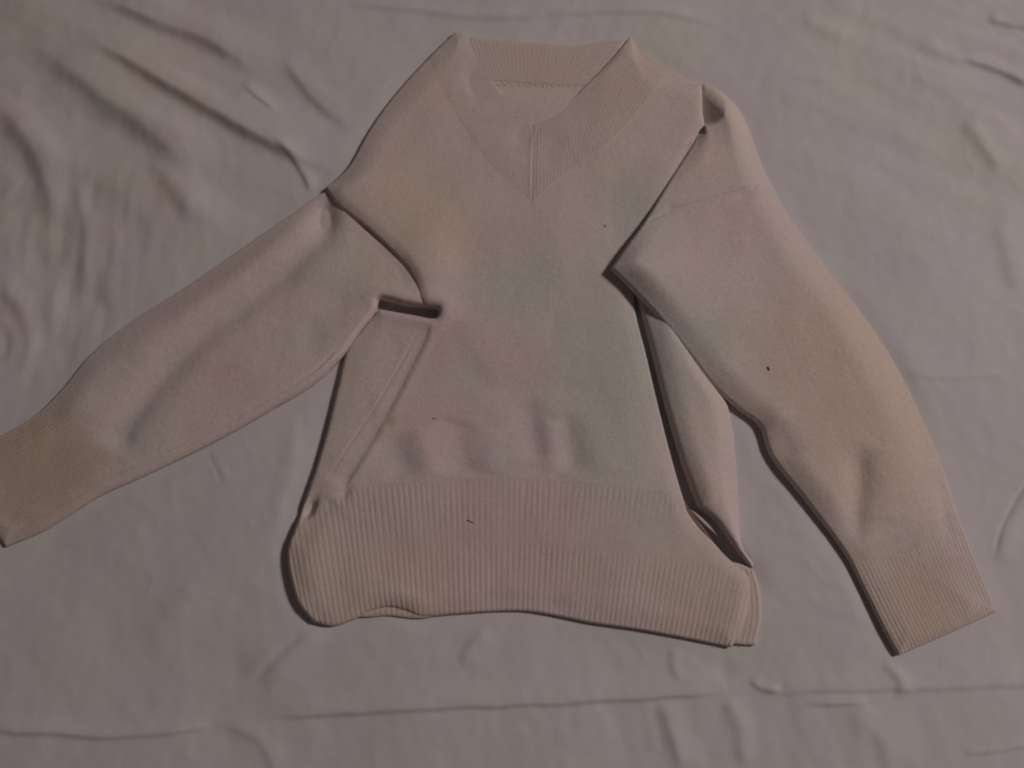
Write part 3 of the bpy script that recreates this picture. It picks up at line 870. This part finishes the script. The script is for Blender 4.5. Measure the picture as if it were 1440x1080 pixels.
# small turned edge between front and side at the hem
band("side_seam", C((972, 716), (982, 722), (996, 735), (1010, 752)), C((972, 717), (980, 726), (993, 739), (1010, 753)), C((972, 716), (972, 717)), C((1010, 752), (1010, 753)),
     60, 14, 3, 0.1, flat(2.5), mat=M_KNIT, thick=2.0, edge=1.0)

# ------------------------------------------------------------------ lint caught on the wool
def lint(px, py, length, ang, zf, label, r=0.0005):
    t = np.linspace(-0.5, 0.5, 7)
    x = px + t * length * math.cos(ang); y = py + t * length * math.sin(ang) + np.sin(t * 5) * length * 0.12
    p = P(x, y, 0.014)
    z = zf(p) + r * 0.6
    v, f = tube(np.c_[p, z], r, 6)
    o = make_obj("lint_speck", v, f, M_LINT, None, None)
    o["label"] = label; o["category"] = "lint"; o["group"] = "dark lint specks on the sweater"
z_right = lambda q: RIGHT.height(q, H_right(q))
lint(851, 316, 4.0, 0.4, z_body, "tiny dark speck on the breast beside the folded sleeve")
lint(1080, 519, 4.5, 0.9, z_right, "tiny dark speck on the sleeve lying to the right", 0.0009)
lint(610, 588, 4.0, 0.2, z_body, "tiny dark speck above the ribbed hem near the side seam")
lint(661, 733, 9.0, 0.15, z_body, "short dark fibre lying across the ribbed hem")

# ------------------------------------------------------------------ loose fibres standing off the felted wool
def fuzz(objs, per_m2=230000):
    V, F, Cc = [], [], []
    for o in objs:
        me = o.data
        me.calc_loop_triangles()
        n = len(me.loop_triangles)
        tri = np.empty(n * 3, np.int32); me.loop_triangles.foreach_get("vertices", tri); tri = tri.reshape(-1, 3)
        co = np.empty(len(me.vertices) * 3, np.float32); me.vertices.foreach_get("co", co); co = co.reshape(-1, 3).astype(float)
        a, b_, c = co[tri[:, 0]], co[tri[:, 1]], co[tri[:, 2]]
        nn = np.cross(b_ - a, c - a)
        ar = np.linalg.norm(nn, axis=1) / 2
        ok = ar > 1e-14
        a, b_, c, nn, ar = a[ok], b_[ok], c[ok], nn[ok], ar[ok]
        k = int(ar.sum() * per_m2)
        pick = rng.choice(len(ar), k, p=ar / ar.sum())
        r1, r2 = np.sqrt(rng.rand(k, 1)), rng.rand(k, 1)
        p = a[pick] * (1 - r1) + b_[pick] * r1 * (1 - r2) + c[pick] * r1 * r2
        nrm = nn[pick] / (2 * ar[pick][:, None])
        nrm[nrm[:, 2] < -0.2] *= -1
        t = rng.randn(k, 3); t -= (t * nrm).sum(1, keepdims=True) * nrm
        t /= np.linalg.norm(t, axis=1, keepdims=True)
        dr = nrm * rng.uniform(0.15, 0.75, (k, 1)) + t
        dr /= np.linalg.norm(dr, axis=1, keepdims=True)
        ln = rng.gamma(4.0, 0.00050, (k, 1))
        sd = np.cross(dr, nrm); sd /= np.maximum(np.linalg.norm(sd, axis=1, keepdims=True), 1e-9)
        sd *= 0.00008
        tip = p + dr * ln
        base = sum(len(x) for x in V)
        V.append(np.stack([p - sd, p + sd, tip], 1).reshape(-1, 3))
        F.append(np.arange(k * 3).reshape(-1, 3) + base)
    o = make_obj("wool_fuzz", np.vstack(V), np.vstack(F), M_FUZZ, sweater, None)
    o["kind"] = "stuff"
m, t, b = nt_of("wool_fibre"); b.inputs["Base Color"].default_value = (*WOOL, 1); b.inputs["Roughness"].default_value = 0.9; b.inputs["Specular IOR Level"].default_value = 0.1
M_FUZZ = m
fuzz([o for o in scene.objects if o.type == 'MESH' and (o.parent == sweater or (o.parent and o.parent.parent == sweater)) and o.name.split('.')[0] not in ('linking_stitch', 'back_panel')])
